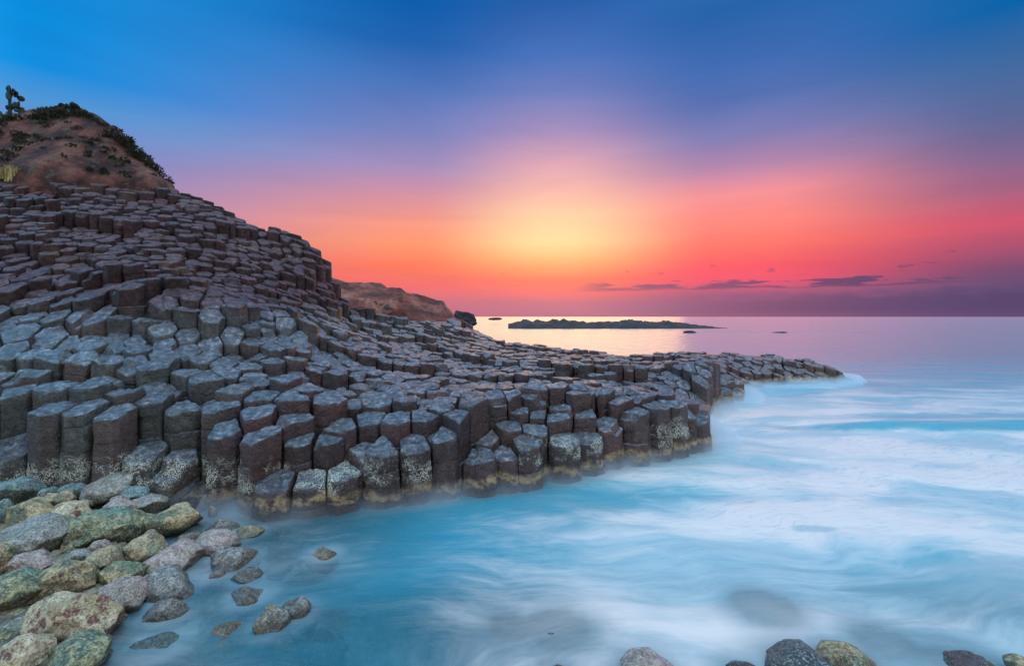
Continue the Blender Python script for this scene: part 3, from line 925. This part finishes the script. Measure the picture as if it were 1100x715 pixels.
for (bx, by, br) in WASH:
    dd = np.sqrt((sv_[:, 0] - bx) ** 2 + ((sv_[:, 1] - by)) ** 2)
    surf = np.maximum(surf, np.clip(1 - (dd - br * .8) / (.22 + br * .35), 0, 1) ** 1.6 * .4)
ep = [Vector((P(a_, 340, b_).x, P(a_, 340, b_).y)) for a_, b_ in OUT[4:31]]
for p_, q_ in zip(ep, ep[1:]):
    ab = np.array([q_.x - p_.x, q_.y - p_.y]); ap = sv_[:, :2] - np.array([p_.x, p_.y])
    tt = np.clip((ap @ ab) / (ab @ ab), 0, 1); dd = np.sqrt(((ap - tt[:, None] * ab) ** 2).sum(1))
    k_ = .25 if p_.y < 10 else .8
    surf = np.maximum(surf, np.clip(1 - (dd - .1) / (.5 + k_), 0, 1) ** 1.5 * (.12 + .6 * (k_ > .5)))
shoal = np.zeros(len(sv_))
for (bx, by, br) in SHOAL:
    dd = np.sqrt((sv_[:, 0] - bx) ** 2 + ((sv_[:, 1] - by)) ** 2)
    shoal = np.maximum(shoal, np.clip(1 - (dd - br * .95) / (.18 + br * .55), 0, 1) ** 1.3)
sb_ = sea.data.attributes.new('shoal', 'FLOAT', 'POINT'); sb_.data.foreach_set('value', shoal.astype(np.float32))
sa = sea.data.attributes.new('surf', 'FLOAT', 'POINT'); sa.data.foreach_set('value', surf.astype(np.float32))

# the time-smoothed surf that stands as a low veil along the rocks
def surf_mist():
    mt, t = material('surf_mist')
    g = t.n('ShaderNodeNewGeometry'); pos = g.outputs['Position']
    z = t.sep(pos)[2]
    pr = t.n('ShaderNodeVolumePrincipled'); pr.inputs['Color'].default_value = (.8, .88, .95, 1)
    dn = t.m('MULTIPLY', t.mr(z, .42, -.05), t.mr(t.noise(t.vm('MULTIPLY', pos, (1, 1, .6)), 1.3, 2), .3, .7, .3, 1.6))
    t.put(pr.inputs['Density'], t.m('MULTIPLY', dn, 2.0)); pr.inputs['Anisotropy'].default_value = .2
    o = t.n('ShaderNodeOutputMaterial'); t.t.links.new(pr.outputs[0], o.inputs['Volume'])
    line = [(232, 9.5), (270, 9.15), (330, 9.25), (400, 9.65), (470, 9.95), (540, 10.55), (600, 11), (660, 11.95), (720, 12.9), (768, 13.7), (778, 15), (760, 16.4), (752, 17.5), (770, 18.9), (782, 20.6), (800, 21.4), (806, 23), (795, 24.8), (800, 25.2), (850, 26.0), (885, 26.7), (908, 27.3), (914, 28.6)]
    P2 = [Vector((P(a, 340, b).x, P(a, 340, b).y)) for a, b in line]
    verts, faces = [], []
    m = len(P2)
    for i, p in enumerate(P2):
        a = P2[max(0, i - 1)]; b = P2[min(m - 1, i + 1)]
        nrm = Vector((b.y - a.y, a.x - b.x)).normalized()
        wo = .4 + .25 * smooth(8, 20, i)
        for q, zz in ((p - nrm * .35, -.04), (p - nrm * .35, .36), (p + nrm * wo * .5, .3), (p + nrm * wo, .02), (p + nrm * wo, -.04)):
            verts.append((q.x, q.y, zz))
    for i in range(m - 1):
        for k in range(5):
            l = (k + 1) % 5
            faces.append((i * 5 + k, i * 5 + l, (i + 1) * 5 + l, (i + 1) * 5 + k))
    faces += [tuple(range(5)), tuple(reversed(range((m - 1) * 5, m * 5)))]
    o = mesh_obj('surf_mist', verts, faces, mt)
    tag(o, 'thin blue-white veil of surf mist along the foot of the rocks', 'mist', None, 'stuff')
surf_mist()

# offshore reef and small rocks, far dome rock
DROCK = mat_simple('offshore_rock', [(.3, (.014, .011, .012)), (.5, (.035, .025, .026)), (.7, (.08, .055, .052))], .35, .7, .9, .4, 8)
def reef():
    TOP = [(548, 347), (556, 344.5), (566, 343.2), (590, 344), (604, 343), (625, 345), (650, 345.3), (664, 343.5), (690, 343), (704, 345), (722, 345.5), (742, 347), (760, 349.5), (774, 351.2)]
    verts, faces = [], []
    us = np.linspace(546, 776, 190); vs = np.linspace(0, 1, 16)
    D0 = 150
    for v in vs:
        for px in us:
            py = ridge_interp(TOP, px)
            d = D0 + v * 34
            q = P(px, py, D0 + 14)
            f = math.sin(math.pi * min(1, max(0, v))) ** .6 if 0 < v < 1 else 0
            X = q.x * (d / (D0 + 14)) ** .3
            Z = -.6 + (q.z + .6) * f * (.85 + .4 * noise.fractal(Vector((X * .3, v * 5, 2)), 1, 2, 5))
            verts.append((X, d * K, Z))
    n = len(us)
    for j in range(len(vs) - 1):
        for i in range(n - 1):
            a = j * n + i; faces.append((a, a + 1, a + n + 1, a + n))
    o = mesh_obj('rocky_islet', verts, faces, DROCK, None, 30)
    tag(o, 'long low dark reef lying offshore on the golden sea', 'islet')
reef()
def far_rock(name, px, py, w, h, d, lab, seed, cat='rock'):
    p = P(px, py, d)
    me = rock_mesh(w * d / F, w * d / F * .7, h * d / F * 1.1, seed, .2, 5, 4)
    me.materials.append(DROCK)
    o = bpy.data.objects.new(name, me); COL.objects.link(o); o.location = p
    tag(o, lab, cat)
far_rock('sea_stack', 498, 345, 27, 25, 95, 'dark domed rock at the tip of the brown headland', 31)
far_rock('sea_rock', 508, 347.5, 9, 4.5, 88, 'small squarish rock at the foot of the domed rock', 44)
far_rock('sea_rock', 532, 342.5, 14, 3, 260, 'tiny dark rock on the horizon left of the long reef', 45)
far_rock('sea_rock', 741, 356.5, 13, 2.5, 112, 'tiny rock just showing in front of the long reef', 46)
far_rock('sea_rock', 838, 357, 18, 2, 112, 'low rock awash right of the long reef', 48)

# ------------------------------------------------------------------ plants on the hill
CACT = mat_simple('cactus_skin', [(.3, (.008, .014, .01)), (.6, (.018, .03, .02))], 3, .6, .3, .02)
LEAF = mat_simple('dry_scrub', [(.3, (.02, .028, .016)), (.6, (.06, .06, .035))], 3, .8, .3, .02)
STRAW = mat_simple('straw', [(.3, (.35, .28, .12)), (.6, (.55, .47, .22))], 3, .8, .3, .02)
def pad_mesh(verts, faces, base, tip, wid):
    """a flat oval cactus pad from base to tip"""
    ax = (tip - base); L = ax.length; ax.normalize()
    side = ax.cross(Vector((rnd.uniform(-.5, .5), 1, 0))).normalized(); thick = ax.cross(side)
    b = len(verts); R = 8; S = 10
    for i in range(R + 1):
        f = i / R; rr = math.sqrt(max(0, 1 - (2 * f - 1) ** 2)) * wid * .58 if 0 < i < R else .01
        for j in range(S):
            a = j / S * 2 * math.pi
            verts.append(base + ax * (L * f) + side * math.cos(a) * rr + thick * math.sin(a) * rr * .28)
    for i in range(R):
        for j in range(S):
            k = (j + 1) % S
            faces.append((b + i * S + j, b + i * S + k, b + (i + 1) * S + k, b + (i + 1) * S + j))
def cactus(px, py, d, pads, lab, trunk=None):
    root = bpy.data.objects.new('prickly_pear', None); COL.objects.link(root)
    base = P(px, py, d); root.location = base
    tag(root, lab, 'cactus', 'prickly pears on the hilltop')
    u = d / F
    tv, tf = [], []
    v, f = [], []
    for (x0, y0, x1, y1, w) in pads:
        pad_mesh(v, f, Vector((x0 * u, rnd.uniform(-.1, .1), y0 * u)), Vector((x1 * u, rnd.uniform(-.25, .25), y1 * u)), w * u)
    mesh_obj('pads', v, f, CACT, root, 60)
    if trunk:
        for (x0, y0, x1, y1, w) in trunk:
            pad_mesh(tv, tf, Vector((x0 * u, 0, y0 * u)), Vector((x1 * u, 0, y1 * u)), w * u)
        mesh_obj('trunk', tv, tf, CACT, root, 60)
cactus(11, 128, 29.3, [(0, 20, -4, 33, 6), (-1, 31, -4, 36, 6), (-2, 27, 4, 34, 6), (2, 28, 8, 26, 6), (5, 25, 11, 22, 5), (0, 22, -6, 25, 6), (0, 10, -3, 17, 6), (1, 12, 7, 18, 6), (4, 14, 11, 15, 6), (7, 12, 13, 18, 5), (5, 8, 12, 13, 6),
        (-2, 2, -8, 9, 6), (9, 4, 15, 10, 6), (-9, 0, -12, 9, 5), (2, 28, 6, 31, 6), (3, 31, 7, 27, 5), (-1, 14, -4, 10, 5)], 'tall tree-like prickly pear silhouetted at the left end of the hilltop', [(0, -6, -.5, 14, 3.6), (-.5, 10, -.5, 30, 3.4)])
def low_pads(n, w, h, seed):
    r = random.Random(seed); out = []
    for k in range(n):
        x = r.uniform(-w / 2, w / 2); y = r.uniform(-2, h * (1 - abs(x) / w * 1.2)); a = r.uniform(-.9, .9)
        L = r.uniform(5, 8); out.append((x, y - 2, x + math.sin(a) * L, y - 2 + math.cos(a) * L * .8, r.uniform(4, 6)))
    return out
cactus(36, 126, 29.3, low_pads(24, 22, 9, 3), 'low spreading prickly pear right of the tall one')
cactus(1, 130, 29.3, low_pads(12, 12, 7, 4), 'prickly pear clump cut by the left edge of the picture')
cactus(58, 122, 29.2, low_pads(16, 14, 8, 8), 'rounded prickly pear at the left shoulder of the summit')
cactus(76, 119, 29.2, low_pads(26, 22, 10, 9) + [(6, 2, 12, 1, 4), (10, 1, 16, -1, 4)], 'bushy prickly pear with outstretched pads on the summit')

def tuft(name, px, py, d, w, h, n, mat, lab, cat, seed, thick=.05, spread=.5):
    r = random.Random(seed); v, f = [], []
    u = d / F
    for k in range(n):
        bx = r.gauss(0, w * u * .22); by = r.gauss(0, w * u * .2)
        L = h * u * r.uniform(.5, 1); ax = r.gauss(0, spread) ; ay = r.gauss(0, spread)
        tip = Vector((bx + ax * L, by + ay * L, L))
        s = Vector((r.uniform(-1, 1), r.uniform(-1, 1), 0)).normalized() * thick
        b = len(v)
        mid = Vector((bx + ax * L * .35, by + ay * L * .35, L * .6))
        v += [Vector((bx, by, -.2)) - s, Vector((bx, by, -.2)) + s, mid + s * .8, mid - s * .8, tip]
        f += [(b, b + 1, b + 2, b + 3), (b + 3, b + 2, b + 4)]
    o = mesh_obj(name, v, f, mat); o.location = P(px, py, d)
    if cat: tag(o, lab, cat)
    return o
tuft('straw_clump', 10, 190, 23.6, 6, 14, 90, STRAW, 'taller yellow straw clump at the foot of the earth slope', 'plant', 1, .03, .2)
tuft('straw_clump', 19, 191, 23.7, 8, 12, 120, STRAW, 'wider yellow straw clump right of the taller one', 'plant', 2, .03, .25)
tuft('straw_clump', 1, 187, 23.6, 6, 9, 60, STRAW, 'small straw clump at the left edge of the picture', 'plant', 3, .03, .3)
# scrub along the skyline: nobody could count it
def scrub():
    r = random.Random(8); v, f = [], []
    ln = [(-30, 131), (0, 131), (45, 124), (62, 121), (80, 121), (95, 124), (110, 133), (130, 148), (145, 160), (160, 175), (172, 188), (186, 199)]
    heads = []
    for k in range(75):
        px = r.uniform(-30, 188); heads.append((px, r.gauss(28.4, .4) if px < 120 else r.gauss(27.9, .2), r.uniform(.09, .24) * r.uniform(.6, 1.3)))
    face = []
    for k in range(70):
        px = r.uniform(-20, 170); d = r.uniform(24.3, 27.6); q = P(px, 160, d)
        z = field([(q.x, q.y)])[0]
        if PX(q.x, q.y, z)[1] < 184 + max(0, px) * .08: face.append((Vector((q.x, q.y, z + .2)), r.uniform(.05, .14)))
    for c0, rad in [(P(px, ridge_interp(ln, px), d), rad) for px, d, rad in heads] + face:
        for _ in range(int(900 * rad)):
            q = Vector((r.gauss(0, 1), r.gauss(0, 1), r.gauss(0, 1))).normalized() * r.uniform(.5, 1) ** .5
            c = c0 + Vector((q.x * rad * 1.7, q.y * rad * 1.5, q.z * rad * .9 - .06))
            tip = c + Vector((q.x, q.y, abs(q.z) + .3)) * r.uniform(.03, .1)
            s = Vector((r.uniform(-1, 1), r.uniform(-1, 1), r.uniform(-.7, .7))).normalized() * r.uniform(.015, .04)
            b = len(v)
            v += [c - s, c + s, tip + s * .7, tip - s * .7]; f.append((b, b + 1, b + 2, b + 3))
    o = mesh_obj('scrub', v, f, LEAF)
    tag(o, 'dark dry scrub and grass fringing the skyline of the hill', 'scrub', None, 'stuff')
scrub()

# ------------------------------------------------------------------ sky
w = bpy.data.worlds.new('World'); SC.world = w; w.use_nodes = True
t = NT(w.node_tree)
SUN_AZ, SUN_EL = math.radians(5.5), math.radians(7.0)
tc = t.n('ShaderNodeTexCoord')
vx, vy, vz = t.sep(t.vm('NORMALIZE', tc.outputs['Generated']))[0:3]
el = t.m('MULTIPLY', t.m('ARCSINE', vz), 180 / math.pi)
az = t.m('MULTIPLY', t.m('ARCTAN2', vx, vy), 180 / math.pi)
FV = F * K
def skyramp(px, rows, tail):
    ca = math.cos(math.atan((px - 550) / FV))
    st = []
    for py, c in rows:
        e = math.degrees(math.atan((340 - py) / FV * ca))
        st.append((e, lin(c)))
    st += [(e, c) for e, c in tail]
    st = sorted(st)
    return t.ramp(t.m('DIVIDE', t.m('ADD', el, 2.0), 92.0, clamp=True), [((e + 2) / 92.0, c) for e, c in st])
ZEN = (60, lin((60, 150, 225))); ZE2 = (90, lin((90, 170, 235)))
L = skyramp(0, [(0, (0, 138, 218)), (60, (8, 140, 222)), (100, (80, 150, 212)), (150, (120, 140, 200)), (200, (160, 135, 180)), (250, (215, 120, 140)), (300, (225, 110, 115)), (340, (170, 100, 120))], [ZEN, ZE2])
C = skyramp(430, [(0, (0, 92, 172)), (45, (28, 98, 176)), (90, (75, 116, 187)), (140, (120, 130, 190)), (180, (165, 140, 186)), (210, (215, 145, 160)), (240, (250, 152, 130)), (262, (255, 150, 110)), (285, (255, 120, 92)), (308, (240, 105, 112)), (322, (205, 110, 130)), (338, (190, 108, 135))], [ZEN, ZE2])
G = skyramp(600, [(0, (35, 92, 168)), (60, (70, 112, 187)), (100, (112, 128, 192)), (140, (165, 142, 190)), (175, (222, 165, 182)), (205, (246, 182, 170)), (235, (255, 212, 165)), (262, (255, 222, 158)), (282, (255, 178, 118)), (300, (255, 122, 100)), (316, (238, 108, 120)), (326, (190, 108, 138)), (338, (178, 108, 140))], [ZEN, ZE2])
Mq = skyramp(830, [(0, (35, 98, 170)), (60, (62, 106, 178)), (100, (85, 112, 178)), (140, (128, 125, 180)), (175, (185, 135, 172)), (205, (245, 145, 150)), (235, (255, 135, 125)), (262, (255, 115, 105)), (285, (252, 88, 105)), (300, (240, 85, 115)), (315, (165, 92, 130)), (330, (140, 95, 135)), (338, (150, 98, 132))], [ZEN, ZE2])
R_ = skyramp(1100, [(0, (0, 98, 168)), (60, (60, 104, 160)), (120, (92, 104, 152)), (160, (125, 102, 146)), (200, (165, 98, 130)), (235, (210, 85, 110)), (262, (175, 80, 112)), (290, (120, 76, 115)), (310, (98, 75, 118)), (338, (110, 80, 122))], [ZEN, ZE2])
Bk = t.ramp(t.m('DIVIDE', t.m('ADD', el, 2.0), 92.0, clamp=True), [(0.0, (.3, .2, .22, 1)), (.08, (.72, .53, .42, 1)), (.25, (.85, .7, .58, 1)), (.5, (.95, 1.15, 1.35, 1)), (1.0, (1.05, 1.65, 2.3, 1))])
LB = t.ramp(t.m('DIVIDE', t.m('ADD', el, 2.0), 92.0, clamp=True), [(0.0, (.15, .6, 1.0, 1)), (.3, (.12, 1.5, 2.9, 1)), (1.0, (.25, 1.1, 2.1, 1))])
col = t.mix(t.mr(az, -130, -75), Bk, LB)
col = t.mix(t.mr(az, -75, -44), col, L)
col = t.mix(t.mr(az, -46, -10), col, C)
col = t.mix(t.mr(az, -11, 5), col, G)
col = t.mix(t.mr(az, 5.5, 23), col, Mq)
col = t.mix(t.mr(az, 27, 46.6), col, R_)
col = t.mix(t.mr(az, 50, 100), col, Bk)
# bright high sky, above the frame
col = t.mix(t.mr(el, 34, 52), col, (1.15, 1.7, 2.3))
hz = t.noise(t.comb(t.m('MULTIPLY', az, .05), t.m('MULTIPLY', el, .33), 2.0), 1.0, 5, .6, .6)
col = t.mix(1.0, col, t.ramp(hz, [(.3, (.94, .945, .96)), (.7, (1.05, 1.04, 1.03))]), 'MULTIPLY')
# low cloud bank
cv = t.comb(az, t.m('MULTIPLY', el, 3.2), 0.0)
cs = t.noise(t.comb(t.m('MULTIPLY', az, .45), t.m('MULTIPLY', el, 3.4), 5.0), .42, 6, .6, .2)
cn = t.noise(cv, .42, 6, .6, .3); cn2 = t.noise(cv, .13, 4, .55)
def band(lo, hi, soft): return t.m('MULTIPLY', t.mr(el, lo - soft, lo + .05), t.mr(el, hi + soft, hi))
bankh = t.m('ADD', 2.25, t.m('MULTIPLY', t.m('SUBTRACT', cn, .5), 2.2))
bank = t.m('MULTIPLY', t.mr(t.m('SUBTRACT', bankh, el), -.6, .8), t.mr(az, 15, 30))
bank = t.m('MULTIPLY', bank, t.mr(el, -.2, .9, .45, 1))
strip_c = t.m('ADD', 3.15, t.m('MULTIPLY', t.m('SUBTRACT', cn2, .5), .7))
sh = t.m('SUBTRACT', el, strip_c)
thick = t.m('ADD', t.m('MULTIPLY', t.mr(cs, .4, .66), 1.2), t.m('MULTIPLY', t.mr(az, 24, 8), .38))
strip = t.m('MULTIPLY', t.mr(sh, -.3, .05), t.mr(t.m('SUBTRACT', thick, sh), -.05, .4))
strip = t.m('MULTIPLY', strip, t.m('MULTIPLY', t.mr(az, 6, 13), t.mr(az, 47, 38)))
spot = t.m('MULTIPLY', t.m('MULTIPLY', t.mr(cn, .62, .7), band(4.2, 5.6, .3)), t.m('MULTIPLY', t.mr(az, -16, -8), t.mr(az, 52, 40)))
cl = t.m('MAXIMUM', t.m('MAXIMUM', t.m('MULTIPLY', bank, .68), t.m('MULTIPLY', strip, .95)), t.m('MULTIPLY', spot, .45))
col = t.mix(cl, col, t.mix(t.mr(az, 10, 45), lin((150, 82, 118)), lin((80, 66, 108))))
# below the horizon
col = t.mix(t.mr(el, 0, -1.5), col, (.12, .14, .2))
bg = t.n('ShaderNodeBackground'); t.put(bg.inputs[0], col); bg.inputs[1].default_value = 1.0
sky = t.n('ShaderNodeTexSky', sky_type='NISHITA'); sky.sun_disc = False
sky.sun_elevation = SUN_EL; sky.sun_rotation = SUN_AZ; sky.air_density = 1.4; sky.dust_density = 1.5; sky.ozone_density = 3
b2 = t.n('ShaderNodeBackground'); t.put(b2.inputs[0], sky.outputs[0]); b2.inputs[1].default_value = .003
ad = t.n('ShaderNodeAddShader'); t.t.links.new(bg.outputs[0], ad.inputs[0]); t.t.links.new(b2.outputs[0], ad.inputs[1])
o = t.n('ShaderNodeOutputWorld'); t.t.links.new(ad.outputs[0], o.inputs[0])
w.cycles.sampling_method = 'AUTOMATIC'

sl = bpy.data.lights.new('sun', 'SUN'); sl.energy = .2; sl.angle = math.radians(28); sl.color = (1, .6, .16)
so = bpy.data.objects.new('sun', sl); COL.objects.link(so)
dirv = Vector((math.sin(SUN_AZ) * math.cos(SUN_EL), math.cos(SUN_AZ) * math.cos(SUN_EL), math.sin(SUN_EL)))
so.rotation_euler = dirv.to_track_quat('Z', 'Y').to_euler()

# ------------------------------------------------------------------ camera and render settings
SC.cycles.volume_bounces = 2
cam = bpy.data.cameras.new('camera'); co = bpy.data.objects.new('camera', cam); COL.objects.link(co)
co.location = (0, 0, CAMZ); co.rotation_euler = (math.radians(90), 0, 0)
cam.sensor_width = 36; cam.lens = 36 * FV / 1100; cam.shift_y = -17.5 / 1100
cam.clip_start = .05; cam.clip_end = 20000
SC.camera = co
SC.view_settings.view_transform = 'Standard'; SC.view_settings.look = 'None'
SC.view_settings.exposure = 0; SC.view_settings.gamma = 1
try: SC.cycles.use_denoising = True
except Exception: pass
SC.cycles.max_bounces = 6; SC.cycles.transparent_max_bounces = 8
